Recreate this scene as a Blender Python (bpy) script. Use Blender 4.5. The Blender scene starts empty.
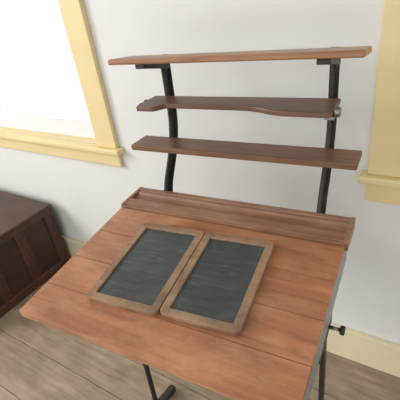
import bpy, bmesh, math, random
from mathutils import Matrix, Vector
random.seed(3)
sc=bpy.context.scene
try:
    sc.view_settings.view_transform='Standard'; sc.view_settings.look='None'
    sc.view_settings.exposure=0.0
except Exception: pass
def lin(c):
    return tuple(((v/255)/12.92 if v/255<=.04045 else ((v/255+.055)/1.055)**2.4) for v in c)+(1,)
# ---------------- materials
def newmat(n):
    m=bpy.data.materials.new(n); m.use_nodes=True
    nt=m.node_tree; return m,nt,nt.nodes['Principled BSDF']
def wood(n,dark,light,rough=.4,along=(1.2,22,22),blotch=.35,scale=3,coat=0,bump=.15,worn=None,wamt=.5,tint=.12,bscale=9,wmap=(3,7,7),wr=(.45,.68)):
    m,nt,b=newmat(n); N=nt.nodes; L=nt.links
    tc=N.new('ShaderNodeTexCoord'); oi=N.new('ShaderNodeObjectInfo')
    mul=N.new('ShaderNodeVectorMath'); mul.operation='SCALE'; mul.inputs[0].default_value=(13,7,5)
    L.new(oi.outputs['Random'],mul.inputs['Scale'])
    mp=N.new('ShaderNodeMapping'); mp.inputs['Scale'].default_value=along
    add=N.new('ShaderNodeVectorMath'); add.operation='ADD'
    L.new(tc.outputs['Object'],mp.inputs['Vector']); L.new(mp.outputs[0],add.inputs[0]); L.new(mul.outputs[0],add.inputs[1])
    n1=N.new('ShaderNodeTexNoise'); n1.inputs['Scale'].default_value=scale; n1.inputs['Detail'].default_value=8; n1.inputs['Roughness'].default_value=.65; n1.inputs['Distortion'].default_value=.6
    L.new(add.outputs[0],n1.inputs['Vector'])
    cr=N.new('ShaderNodeValToRGB'); cr.color_ramp.elements[0].position=.3; cr.color_ramp.elements[1].position=.7
    cr.color_ramp.elements[0].color=lin(dark); cr.color_ramp.elements[1].color=lin(light)
    L.new(n1.outputs['Fac'],cr.inputs[0]); col=cr.outputs[0]
    if worn:
        mp2=N.new('ShaderNodeMapping'); mp2.inputs['Scale'].default_value=wmap
        L.new(tc.outputs['Object'],mp2.inputs['Vector'])
        n3=N.new('ShaderNodeTexNoise'); n3.inputs['Scale'].default_value=2.2; n3.inputs['Detail'].default_value=10; n3.inputs['Roughness'].default_value=.72
        L.new(mp2.outputs[0],n3.inputs['Vector'])
        m3=N.new('ShaderNodeMapRange'); m3.inputs['From Min'].default_value=wr[0]; m3.inputs['From Max'].default_value=wr[1]; m3.inputs['To Max'].default_value=wamt
        L.new(n3.outputs['Fac'],m3.inputs[0])
        mixc=N.new('ShaderNodeMix'); mixc.data_type='RGBA'; mixc.inputs[7].default_value=lin(worn)
        L.new(m3.outputs[0],mixc.inputs[0]); L.new(col,mixc.inputs[6]); col=mixc.outputs[2]
    n2=N.new('ShaderNodeTexNoise'); n2.inputs['Scale'].default_value=bscale; n2.inputs['Detail'].default_value=5
    L.new(tc.outputs['Object'],n2.inputs['Vector'])
    mr=N.new('ShaderNodeMapRange'); mr.inputs['From Min'].default_value=.35; mr.inputs['From Max'].default_value=.65
    mr.inputs['To Min'].default_value=1-blotch; mr.inputs['To Max'].default_value=1.0
    L.new(n2.outputs['Fac'],mr.inputs[0])
    rv=N.new('ShaderNodeMapRange'); rv.inputs['To Min'].default_value=1-tint; rv.inputs['To Max'].default_value=1+tint
    L.new(oi.outputs['Random'],rv.inputs[0])
    mm=N.new('ShaderNodeMath'); mm.operation='MULTIPLY'; L.new(mr.outputs[0],mm.inputs[0]); L.new(rv.outputs[0],mm.inputs[1])
    mx=N.new('ShaderNodeVectorMath'); mx.operation='SCALE'
    L.new(col,mx.inputs[0]); L.new(mm.outputs[0],mx.inputs['Scale'])
    L.new(mx.outputs[0],b.inputs['Base Color'])
    b.inputs['Roughness'].default_value=rough
    b.inputs['Coat Weight'].default_value=coat; b.inputs['Coat Roughness'].default_value=.3
    bp=N.new('ShaderNodeBump'); bp.inputs['Strength'].default_value=bump; bp.inputs['Distance'].default_value=.002
    L.new(n1.outputs['Fac'],bp.inputs['Height']); L.new(bp.outputs[0],b.inputs['Normal'])
    return m
def plain(n,c,rough=.6,metal=0,var=.08,scale=8,bump=.05,spec=.5,smudge=None):
    m,nt,b=newmat(n); N=nt.nodes; L=nt.links
    tc=N.new('ShaderNodeTexCoord'); n1=N.new('ShaderNodeTexNoise'); n1.inputs['Scale'].default_value=scale; n1.inputs['Detail'].default_value=7; n1.inputs['Roughness'].default_value=.62
    L.new(tc.outputs['Object'],n1.inputs['Vector'])
    cr=N.new('ShaderNodeValToRGB'); l=lin(c)
    cr.color_ramp.elements[0].position=.33; cr.color_ramp.elements[1].position=.67
    cr.color_ramp.elements[0].color=tuple(v*(1-var) for v in l[:3])+(1,); cr.color_ramp.elements[1].color=tuple(min(1,v*(1+var)) for v in l[:3])+(1,)
    L.new(n1.outputs['Fac'],cr.inputs[0]); col=cr.outputs[0]
    if smudge:
        mp=N.new('ShaderNodeMapping'); mp.inputs['Rotation'].default_value=(0,0,.7); mp.inputs['Scale'].default_value=(6,45,6)
        n2=N.new('ShaderNodeTexNoise'); n2.inputs['Scale'].default_value=2; n2.inputs['Detail'].default_value=8; n2.inputs['Roughness'].default_value=.7
        L.new(tc.outputs['Object'],mp.inputs['Vector']); L.new(mp.outputs[0],n2.inputs['Vector'])
        mr=N.new('ShaderNodeMapRange'); mr.inputs['From Min'].default_value=.52; mr.inputs['From Max'].default_value=.75; mr.inputs['To Max'].default_value=.5
        L.new(n2.outputs['Fac'],mr.inputs[0])
        mc=N.new('ShaderNodeMix'); mc.data_type='RGBA'; mc.inputs[7].default_value=lin(smudge)
        L.new(mr.outputs[0],mc.inputs[0]); L.new(col,mc.inputs[6]); col=mc.outputs[2]
    L.new(col,b.inputs['Base Color'])
    b.inputs['Roughness'].default_value=rough; b.inputs['Metallic'].default_value=metal; b.inputs['Specular IOR Level'].default_value=spec
    bp=N.new('ShaderNodeBump'); bp.inputs['Strength'].default_value=bump; bp.inputs['Distance'].default_value=.003
    L.new(n1.outputs['Fac'],bp.inputs['Height']); L.new(bp.outputs[0],b.inputs['Normal'])
    return m
M_top=wood('desk_top_wood',(152,96,66),(186,128,92),.36,blotch=.22,worn=(200,152,116),wamt=.7,tint=.06,wmap=(3.5,8,8),wr=(.46,.68),bump=.2)
M_tray=wood('tray_wood',(134,92,68),(168,122,94),.4,blotch=.22,worn=(188,148,120),wamt=.6)
M_shelf=wood('shelf_wood',(98,68,50),(134,96,72),.4,tint=.03,blotch=.25)
M_shelf2=wood('upper_shelf_wood',(132,90,58),(176,126,86),.36,tint=.03,blotch=.25)
M_mid=wood('ledge_wood',(90,64,50),(124,90,70),.42,tint=.03,blotch=.25)
M_iron=plain('cast_iron',(56,51,49),.45,.4,.25,20)
M_steel=plain('worn_steel',(140,138,132),.35,.8,.15,30)
M_box=plain('painted_sheet_metal',(142,150,152),.45,.1,.15,10)
M_wall=plain('plaster_wall',(222,223,220),.8,0,.04,1.6,.06)  # broad tone noise paints uneven wall shading into the base colour
M_ceil=plain('ceiling_paint',(225,224,220),.9,0,.02,3,.02)
M_trim=plain('cream_yellow_paint',(228,207,156),.5,0,.04,5,.04)
M_base=plain('baseboard_paint',(228,216,182),.5,0,.04,5,.04)
M_white=plain('white_sash_paint',(226,228,232),.5,0,.03,5,.02)
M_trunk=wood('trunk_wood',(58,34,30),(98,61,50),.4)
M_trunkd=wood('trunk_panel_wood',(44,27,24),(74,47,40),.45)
M_frame=wood('slate_frame_wood',(112,86,62),(158,124,94),.5,along=(6,6,6),blotch=.4,scale=6,worn=(184,154,124),wamt=.6)
M_slate=plain('slate_stone',(61,67,69),.45,0,.35,9,.06,smudge=(112,118,120))
M_snow=plain('snowy_ground',(232,236,244),.9,0,.08,.5,.1)
M_floor=wood('floorboards',(134,117,96),(176,159,136),.45,along=(1.5,14,1),blotch=.25,scale=3,tint=.06)
def glassmat():
    m=bpy.data.materials.new('window_glass'); m.use_nodes=True; nt=m.node_tree; N=nt.nodes; L=nt.links
    N.remove(N['Principled BSDF']); out=N['Material Output']
    t=N.new('ShaderNodeBsdfTransparent'); t.inputs[0].default_value=(.93,.95,.98,1)
    g=N.new('ShaderNodeBsdfGlossy'); g.inputs['Roughness'].default_value=.02
    mx=N.new('ShaderNodeMixShader'); mx.inputs[0].default_value=.05; L.new(t.outputs[0],mx.inputs[1]); L.new(g.outputs[0],mx.inputs[2]); L.new(mx.outputs[0],out.inputs[0])
    return m
M_glass=glassmat()
# ---------------- mesh helpers
def link(o,parent=None):
    sc.collection.objects.link(o)
    if parent: o.parent=parent
    return o
def empty(n,mat=None):
    o=bpy.data.objects.new(n,None); o.empty_display_size=.1; sc.collection.objects.link(o)
    if mat is not None: o.matrix_world=mat
    return o
def finish(n,bm,mat,parent,bevel=0,seg=2,smooth=False,mtx=None):
    bmesh.ops.recalc_face_normals(bm,faces=bm.faces)
    me=bpy.data.meshes.new(n); bm.to_mesh(me); bm.free(); me.materials.append(mat)
    o=bpy.data.objects.new(n,me); link(o,parent)
    if mtx is not None: o.matrix_local=mtx
    if bevel:
        b=o.modifiers.new('bev','BEVEL'); b.width=bevel; b.segments=seg; b.limit_method='ANGLE'; b.angle_limit=math.radians(35)
    if smooth:
        for p in me.polygons: p.use_smooth=True
    return o
def addbox(bm,x0,x1,y0,y1,z0,z1):
    v=[bm.verts.new(p) for p in [(x0,y0,z0),(x1,y0,z0),(x1,y1,z0),(x0,y1,z0),(x0,y0,z1),(x1,y0,z1),(x1,y1,z1),(x0,y1,z1)]]
    for f in [(0,3,2,1),(4,5,6,7),(0,1,5,4),(1,2,6,5),(2,3,7,6),(3,0,4,7)]: bm.faces.new([v[i] for i in f])
def box(n,d,mat,parent=None,bevel=.002,mtx=None):
    bm=bmesh.new(); addbox(bm,*d); return finish(n,bm,mat,parent,bevel,mtx=mtx)
def boxes(n,ds,mat,parent=None,bevel=0):
    bm=bmesh.new()
    for d in ds: addbox(bm,*d)
    return finish(n,bm,mat,parent,bevel)
def prism(n,pts,axis,a,b,mat,parent=None,bevel=.002,mtx=None):
    bm=bmesh.new()
    def P(p,t): return {'x':(t,p[0],p[1]),'z':(p[0],p[1],t),'y':(p[0],t,p[1])}[axis]
    A=[bm.verts.new(P(p,a)) for p in pts]; B=[bm.verts.new(P(p,b)) for p in pts]
    bm.faces.new(A); bm.faces.new(B[::-1]); k=len(pts)
    for i in range(k): bm.faces.new([A[i],A[(i+1)%k],B[(i+1)%k],B[i]])
    return finish(n,bm,mat,parent,bevel,mtx=mtx)
def strip(path,w):
    L=[];R=[]
    for i,p in enumerate(path):
        p=Vector(p); a=Vector(path[max(0,i-1)]); b=Vector(path[min(len(path)-1,i+1)])
        t=(b-a).normalized(); nn=Vector((-t.y,t.x)); ww=w[i] if isinstance(w,(list,tuple)) else w
        L.append(tuple(p+nn*ww/2)); R.append(tuple(p-nn*ww/2))
    return L+R[::-1]
def smoothpath(pts,n=6):
    P=[Vector(p) for p in pts]; P=[2*P[0]-P[1]]+P+[2*P[-1]-P[-2]]; out=[]
    for i in range(1,len(P)-2):
        for k in range(n):
            t=k/n; a,b,c,d=P[i-1],P[i],P[i+1],P[i+2]
            out.append(.5*((2*b)+(c-a)*t+(2*a-5*b+4*c-d)*t*t+(3*b-a-3*c+d)*t**3))
    out.append(P[-2]); return out
def cyl(n,p,q,r,mat,parent=None,r2=None,seg=20,bevel=0):
    p=Vector(p);q=Vector(q);bm=bmesh.new(); d=q-p
    bmesh.ops.create_cone(bm,cap_ends=True,segments=seg,radius1=r,radius2=r if r2 is None else r2,depth=d.length)
    bmesh.ops.transform(bm,matrix=Matrix.Translation((p+q)/2)@d.to_track_quat('Z','Y').to_matrix().to_4x4(),verts=bm.verts)
    o=finish(n,bm,mat,parent,bevel)
    for f in o.data.polygons: f.use_smooth=len(f.vertices)==4
    return o
# ---------------- room
H=2.6
W1=(-1.36,-.425,.745,1.95); W2=(.722,1.62,.777,1.98)
T=.16
def wallseg():
    xs=[-2.6,W1[0],W1[1],W2[0],W2[1],2.4]; ds=[]
    ds.append((xs[0],xs[1],0,T,0,H)); ds.append((xs[2],xs[3],0,T,0,H)); ds.append((xs[4],xs[5],0,T,0,H))
    for w in (W1,W2):
        ds.append((w[0],w[1],0,T,0,w[2])); ds.append((w[0],w[1],0,T,w[3],H))
    return ds
boxes('wall_back',wallseg(),M_wall)
box('wall_left',(-2.76,-2.6,-3.2,T,0,H),M_wall,bevel=0)
box('wall_right',(2.4,2.56,-3.2,T,0,H),M_wall,bevel=0)
box('ceiling',(-2.76,2.56,-3.2,T,H,H+.1),M_ceil,bevel=0)
fl=empty('floor'); y=.16; i=0
while y>-3.2:
    w=random.choice([.15,.18,.2]); box('floorboard_%d'%i,(-2.6,2.4,y-w+.002,y,-.03,0),M_floor,fl,.0015); y-=w; i+=1
box('subfloor',(-2.6,2.4,-3.3,.16,-.06,-.0305),M_trunkd,fl,0)
box('baseboard_back',(-2.6,2.4,-.02,0,0,.145),M_base,bevel=.004)
def window(n,w):
    e=empty(n); x0,x1,z0,z1=w; c=.105
    box('casing_right',(x1,x1+c,-.022,0,z0,z1),M_trim,e,.003)
    box('casing_left',(x0-c,x0,-.022,0,z0,z1),M_trim,e,.003)
    box('casing_head',(x0-c-.01,x1+c+.01,-.026,0,z1,z1+.11),M_trim,e,.003)
    box('stool',(x0-c-.02,x1+c+.022,-.042,0,z0-.024,z0),M_trim,e,.006)
    box('stool_inner',(x0+.001,x1-.001,0,.06,z0-.0005,z0+.004),M_trim,e,.001)
    box('apron',(x0-c,x1+c,-.02,0,z0-.085,z0-.024),M_trim,e,.003)
    s=.045; a,b=.035,.07
    box('jamb_l',(x0,x0+.016,0,T,z0+.004,z1),M_trim,e,0); box('jamb_r',(x1-.016,x1,0,T,z0+.004,z1),M_trim,e,0); box('jamb_t',(x0,x1,0,T,z1-.02,z1),M_trim,e,0)
    X0,X1=x0+.016,x1-.016; mid=(z0+z1)/2+.1
    for k,(q0,q1,aa,bb) in enumerate([(z0+.004,mid+.02,a,b),(mid-.02,z1-.02,b+.003,b+.036)]):
        lo=.075 if k==0 else .04
        boxes('sash_%d'%k,[(X0,X0+s,aa,bb,q0,q1),(X1-s,X1,aa,bb,q0,q1),(X0+s,X1-s,aa,bb,q0,q0+lo),(X0+s,X1-s,aa,bb,q1-.04,q1)],M_white,e)
        bm=bmesh.new(); yy=(aa+bb)/2
        bm.faces.new([bm.verts.new(p) for p in [(X0+s,yy,q0+lo),(X1-s,yy,q0+lo),(X1-s,yy,q1-.04),(X0+s,yy,q1-.04)]])
        finish('pane_%d'%k,bm,M_glass,e)
    box('outer_sill',(x0,x1,.07,T+.05,z0-.03,z0+.003),M_white,e,0)
window('window_1',W1); window('window_2',W2)
# outside: snow-covered yard, overexposed as in the photograph
box('snowy_ground',(-30,20,T+.3,40,-1.0,-.8),M_snow,bevel=0)
# ---------------- school desk
DX,DY,PH,h0=.0207,-.2729,.0785,.7634
TH,S,D,W=.0846,.1035,.388,.61
Md=Matrix.Translation((DX,DY,0))@Matrix.Rotation(PH,4,'Z')
desk=empty('school_desk',Md)
z=h0
chan=[(-.026-.036*k/10, z-.002-.010*math.sin(math.pi*k/10)**.7) for k in range(11)]
prof=[(0,z-.028),(0,z),(-.014,z),(-.016,z-.005),(-.018,z-.005),(-.020,z-.002)]+chan+[(-.092,z-.003),(-.094,z-.007),(-.097,z-.007),(-.099,z-.003),(-.1035,z-.004),(-.1035,z-.020),(-.095,z-.024)]
prism('pen_tray',prof,'x',.0,W,M_tray,desk,0)
prism('tray_end_left',[(.002,z-.03),(.002,z+.001),(-.1,z-.002),(-.1,z-.024)],'x',-.006,.004,M_tray,desk,.0015)
prism('tray_end_right',[(.002,z-.03),(.002,z+.001),(-.1,z-.002),(-.1,z-.024)],'x',W-.004,W+.006,M_tray,desk,.0015)
Mb=Matrix.Translation((0,-S-.002,h0-.008))@Matrix.Rotation(TH,4,'X')
cuts=[0,.105,.205,.30,D]; th=.019
for i in range(4):
    a,b=cuts[i],cuts[i+1]
    box('board_plank_%d'%i,(0,W,-b+.0006,-a-.0006,-th,0),M_top,desk,.0009,mtx=Mb)
box('board_core',(.004,W-.004,-D+.004,-.004,-th+.001,-.003),M_trunkd,desk,0,mtx=Mb)
def bb(n,d,mat,bev=.002): return box(n,d,mat,desk,bev,mtx=Mb)
bb('box_side_right',(W-.009,W-.003,-D+.02,.06,-.095,-th-.0005),M_box)
bb('box_side_left',(.007,.012,-D+.05,.06,-.095,-th-.0005),M_box)
bb('box_bottom',(.012,W-.009,-D+.05,.06,-.095,-.091),M_box)
bb('box_back',(.012,W-.009,.055,.06,-.091,-.036),M_box)
# iron uprights
UL,UR=.085,.532
path=smoothpath([(-.03,.62),(-.004,.70),(.018,.775),(.07,.86),(.098,.94),(.104,1.04),(.106,1.125)])
for nm,u in (('left',UL),('right',UR)):
    prism('upright_web_'+nm,strip(path,.03),'x',u-.003,u+.003,M_iron,desk,.001)
    o=[(p.x+.013,p.y) for p in path]
    prism('upright_flange_'+nm,strip(o,.004),'x',u-.011,u+.011,M_iron,desk,.001)
    prism('arm_top_'+nm,[(.112,1.124),(.112,1.090),(.09,1.094),(.03,1.108),(-.005,1.116),(-.005,1.127),(.05,1.127)],'x',u-.014,u+.014,M_iron,desk,.002)
    prism('arm_low_'+nm,[(.10,.905),(.10,.868),(.085,.868),(.02,.884),(.02,.888),(.085,.8885)],'x',u-.008,u+.008,M_iron,desk,.0015)
    prism('arm_mid_'+nm,[(.105,1.015),(.105,.99),(.04,1.002),(.03,1.009),(.03,1.013)],'x',u-.006,u+.006,M_iron,desk,.0015)
    for zz in (1.10,.975,.89):
        cyl('bolt',(u+.003,.1,zz-.01),(u+.008,.1,zz-.01),.006,M_iron,desk,bevel=.001)
def tiltbox(n,u0,u1,v0,depth,z0,thk,tilt,mat,bev=.004):
    m=Matrix.Translation((0,v0,z0))@Matrix.Rotation(-tilt,4,'X')
    return box(n,(u0,u1,0,depth,-thk,0),mat,desk,bev,mtx=m)
tiltbox('shelf_top',-.006,W,-.014,.105,1.143,.014,math.radians(7),M_shelf2)
tiltbox('shelf_low',-.005,W,.0,.078,.902,.016,0,M_shelf,.003)
sg=lambda x:1/(1+math.exp(-x))
front=[(.052,.03),(.045,.014)]
for i in range(61):
    t=i/60; u=.055+t*.495
    v=-.016+.030*sg((t-.13)/.010)*sg((.70-t)/.035)
    front.append((u,v))
mm=Matrix.Translation((0,0,1.022))
prism('book_ledge',front+[(.555,-.006),(.555,.085),(.052,.085)],'z',-.013,0,M_mid,desk,.003,mtx=mm)
cyl('ledge_pivot_right',(.556,.008,1.016),(.568,.008,1.016),.011,M_steel,desk,bevel=.002)
boxes('ledge_bracket_right',[(.537,.557,-.004,.06,1.002,1.0085)],M_steel,desk)
cyl('ledge_pivot_left',(.052,.045,1.016),(.043,.045,1.016),.006,M_iron,desk,bevel=.001)
# pedestal legs
for nm,u in (('left',.06),('right',.600)):
    box('leg_plate_'+nm,(u-.006,u+.004,-.30,-.18,.60,.646),M_iron,desk,.003)
    pth=smoothpath([(-.25,.63),(-.245,.5),(-.245,.25),(-.25,.04)])
    prism('leg_post_'+nm,strip(pth,.016 if nm=='left' else .026),'x',u-.005,u+.005,M_iron,desk,.003)
    ft=smoothpath([(-.42,.0125),(-.34,.02),(-.25,.04),(-.19,.022),(-.15,.0125)])
    prism('leg_foot_'+nm,strip(ft,.024),'x',u-.012,u+.012,M_iron,desk,.004)
cyl('leg_rod',(.06,-.10,.625),(.600,-.10,.625),.008,M_iron,desk)
cyl('adjust_screw',(.60,-.22,.625),(.632,-.22,.625),.004,M_steel,desk)
cyl('adjust_knob',(.627,-.22,.625),(.637,-.22,.625),.010,M_iron,desk,bevel=.002)
# ---------------- slates
def rr(x0,x1,y0,y1,r,n=5):
    pts=[]
    for cx,cy,a0 in ((x1-r,y1-r,0),(x0+r,y1-r,90),(x0+r,y0+r,180),(x1-r,y0+r,270)):
        for k in range(n+1):
            a=math.radians(a0+90*k/n); pts.append((cx+r*math.cos(a),cy+r*math.sin(a)))
    return pts
def slate(u,d,w,l,rot):
    M=Md@Mb@Matrix.Translation((u,-d,.0003))@Matrix.Rotation(math.radians(rot),4,'Z')
    e=empty('writing_slate',M); t=.012; f=.018
    O=rr(0,w,-l,0,.014); I=rr(f,w-f,-l+f,-f,.003)
    bm=bmesh.new(); k=len(O)
    Ob=[bm.verts.new((x,y,0)) for x,y in O]; Ot=[bm.verts.new((x,y,t)) for x,y in O]
    Ib=[bm.verts.new((x,y,0)) for x,y in I]; It=[bm.verts.new((x,y,t)) for x,y in I]
    for i in range(k):
        j=(i+1)%k
        bm.faces.new([Ob[i],Ob[j],Ot[j],Ot[i]]); bm.faces.new([Ot[i],Ot[j],It[j],It[i]])
        bm.faces.new([It[i],It[j],Ib[j],Ib[i]]); bm.faces.new([Ib[i],Ib[j],Ob[j],Ob[i]])
    finish('frame',bm,M_frame,e,.002,3)
    box('slate_panel',(f-.002,w-f+.002,-l+f-.002,-f+.002,.003,.007),M_slate,e,0)
    return e
s1=slate(.119,.055,.177,.258,3)
s2=slate(.2975,.0462,.170,.252,3)
# ---------------- trunk
tr=empty('storage_trunk')
x0,x1,y0,y1=-1.85,-.88,-.62,-.045; zt=.386
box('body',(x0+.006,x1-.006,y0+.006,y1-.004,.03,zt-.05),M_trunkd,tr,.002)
box('base_moulding',(x0,x1,y0,y1,.0,.05),M_trunk,tr,.006)
box('lid',(x0-.012,x1+.012,y0-.015,y1+.005,zt-.02,zt),M_trunk,tr,.006)
box('lid_skirt',(x0,x1,y0,y1,zt-.05,zt-.02),M_trunk,tr,.004)
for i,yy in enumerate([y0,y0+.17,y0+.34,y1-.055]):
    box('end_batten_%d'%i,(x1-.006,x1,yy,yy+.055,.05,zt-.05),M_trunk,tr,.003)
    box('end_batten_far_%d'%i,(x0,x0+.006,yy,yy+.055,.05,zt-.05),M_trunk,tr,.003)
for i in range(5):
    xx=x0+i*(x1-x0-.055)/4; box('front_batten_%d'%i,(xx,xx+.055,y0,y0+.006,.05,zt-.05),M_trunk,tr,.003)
# ---------------- light
w=bpy.data.worlds.new('sky'); sc.world=w; w.use_nodes=True
bg=w.node_tree.nodes['Background']; bg.inputs[0].default_value=(.98,.985,1.0,1); bg.inputs[1].default_value=1.65
def area(n,loc,tgt,size,power,col=(1,1,1)):
    l=bpy.data.lights.new(n,'AREA'); l.shape='RECTANGLE'; l.size,l.size_y=size; l.energy=power; l.color=col
    o=bpy.data.objects.new(n,l); o.location=loc; o.rotation_euler=(Vector(tgt)-Vector(loc)).to_track_quat('-Z','Y').to_euler(); sc.collection.objects.link(o)
area('daylight_left',(-2.3,-1.8,1.95),(.1,-.3,.7),(1.2,1.4),52,(1,.975,.94))
# ---------------- camera
cam=bpy.data.cameras.new('camera'); co=bpy.data.objects.new('camera',cam); sc.collection.objects.link(co)
cam.sensor_width=36; cam.lens=389.7*36/400; cam.clip_start=.02
co.matrix_world=Matrix.Translation((.7824,-1.0368,1.3035))@Matrix.Rotation(.6249,4,'Z')@Matrix.Rotation(math.pi/2-.5235,4,'X')@Matrix.Rotation(-.1464,4,'Z')
sc.camera=co
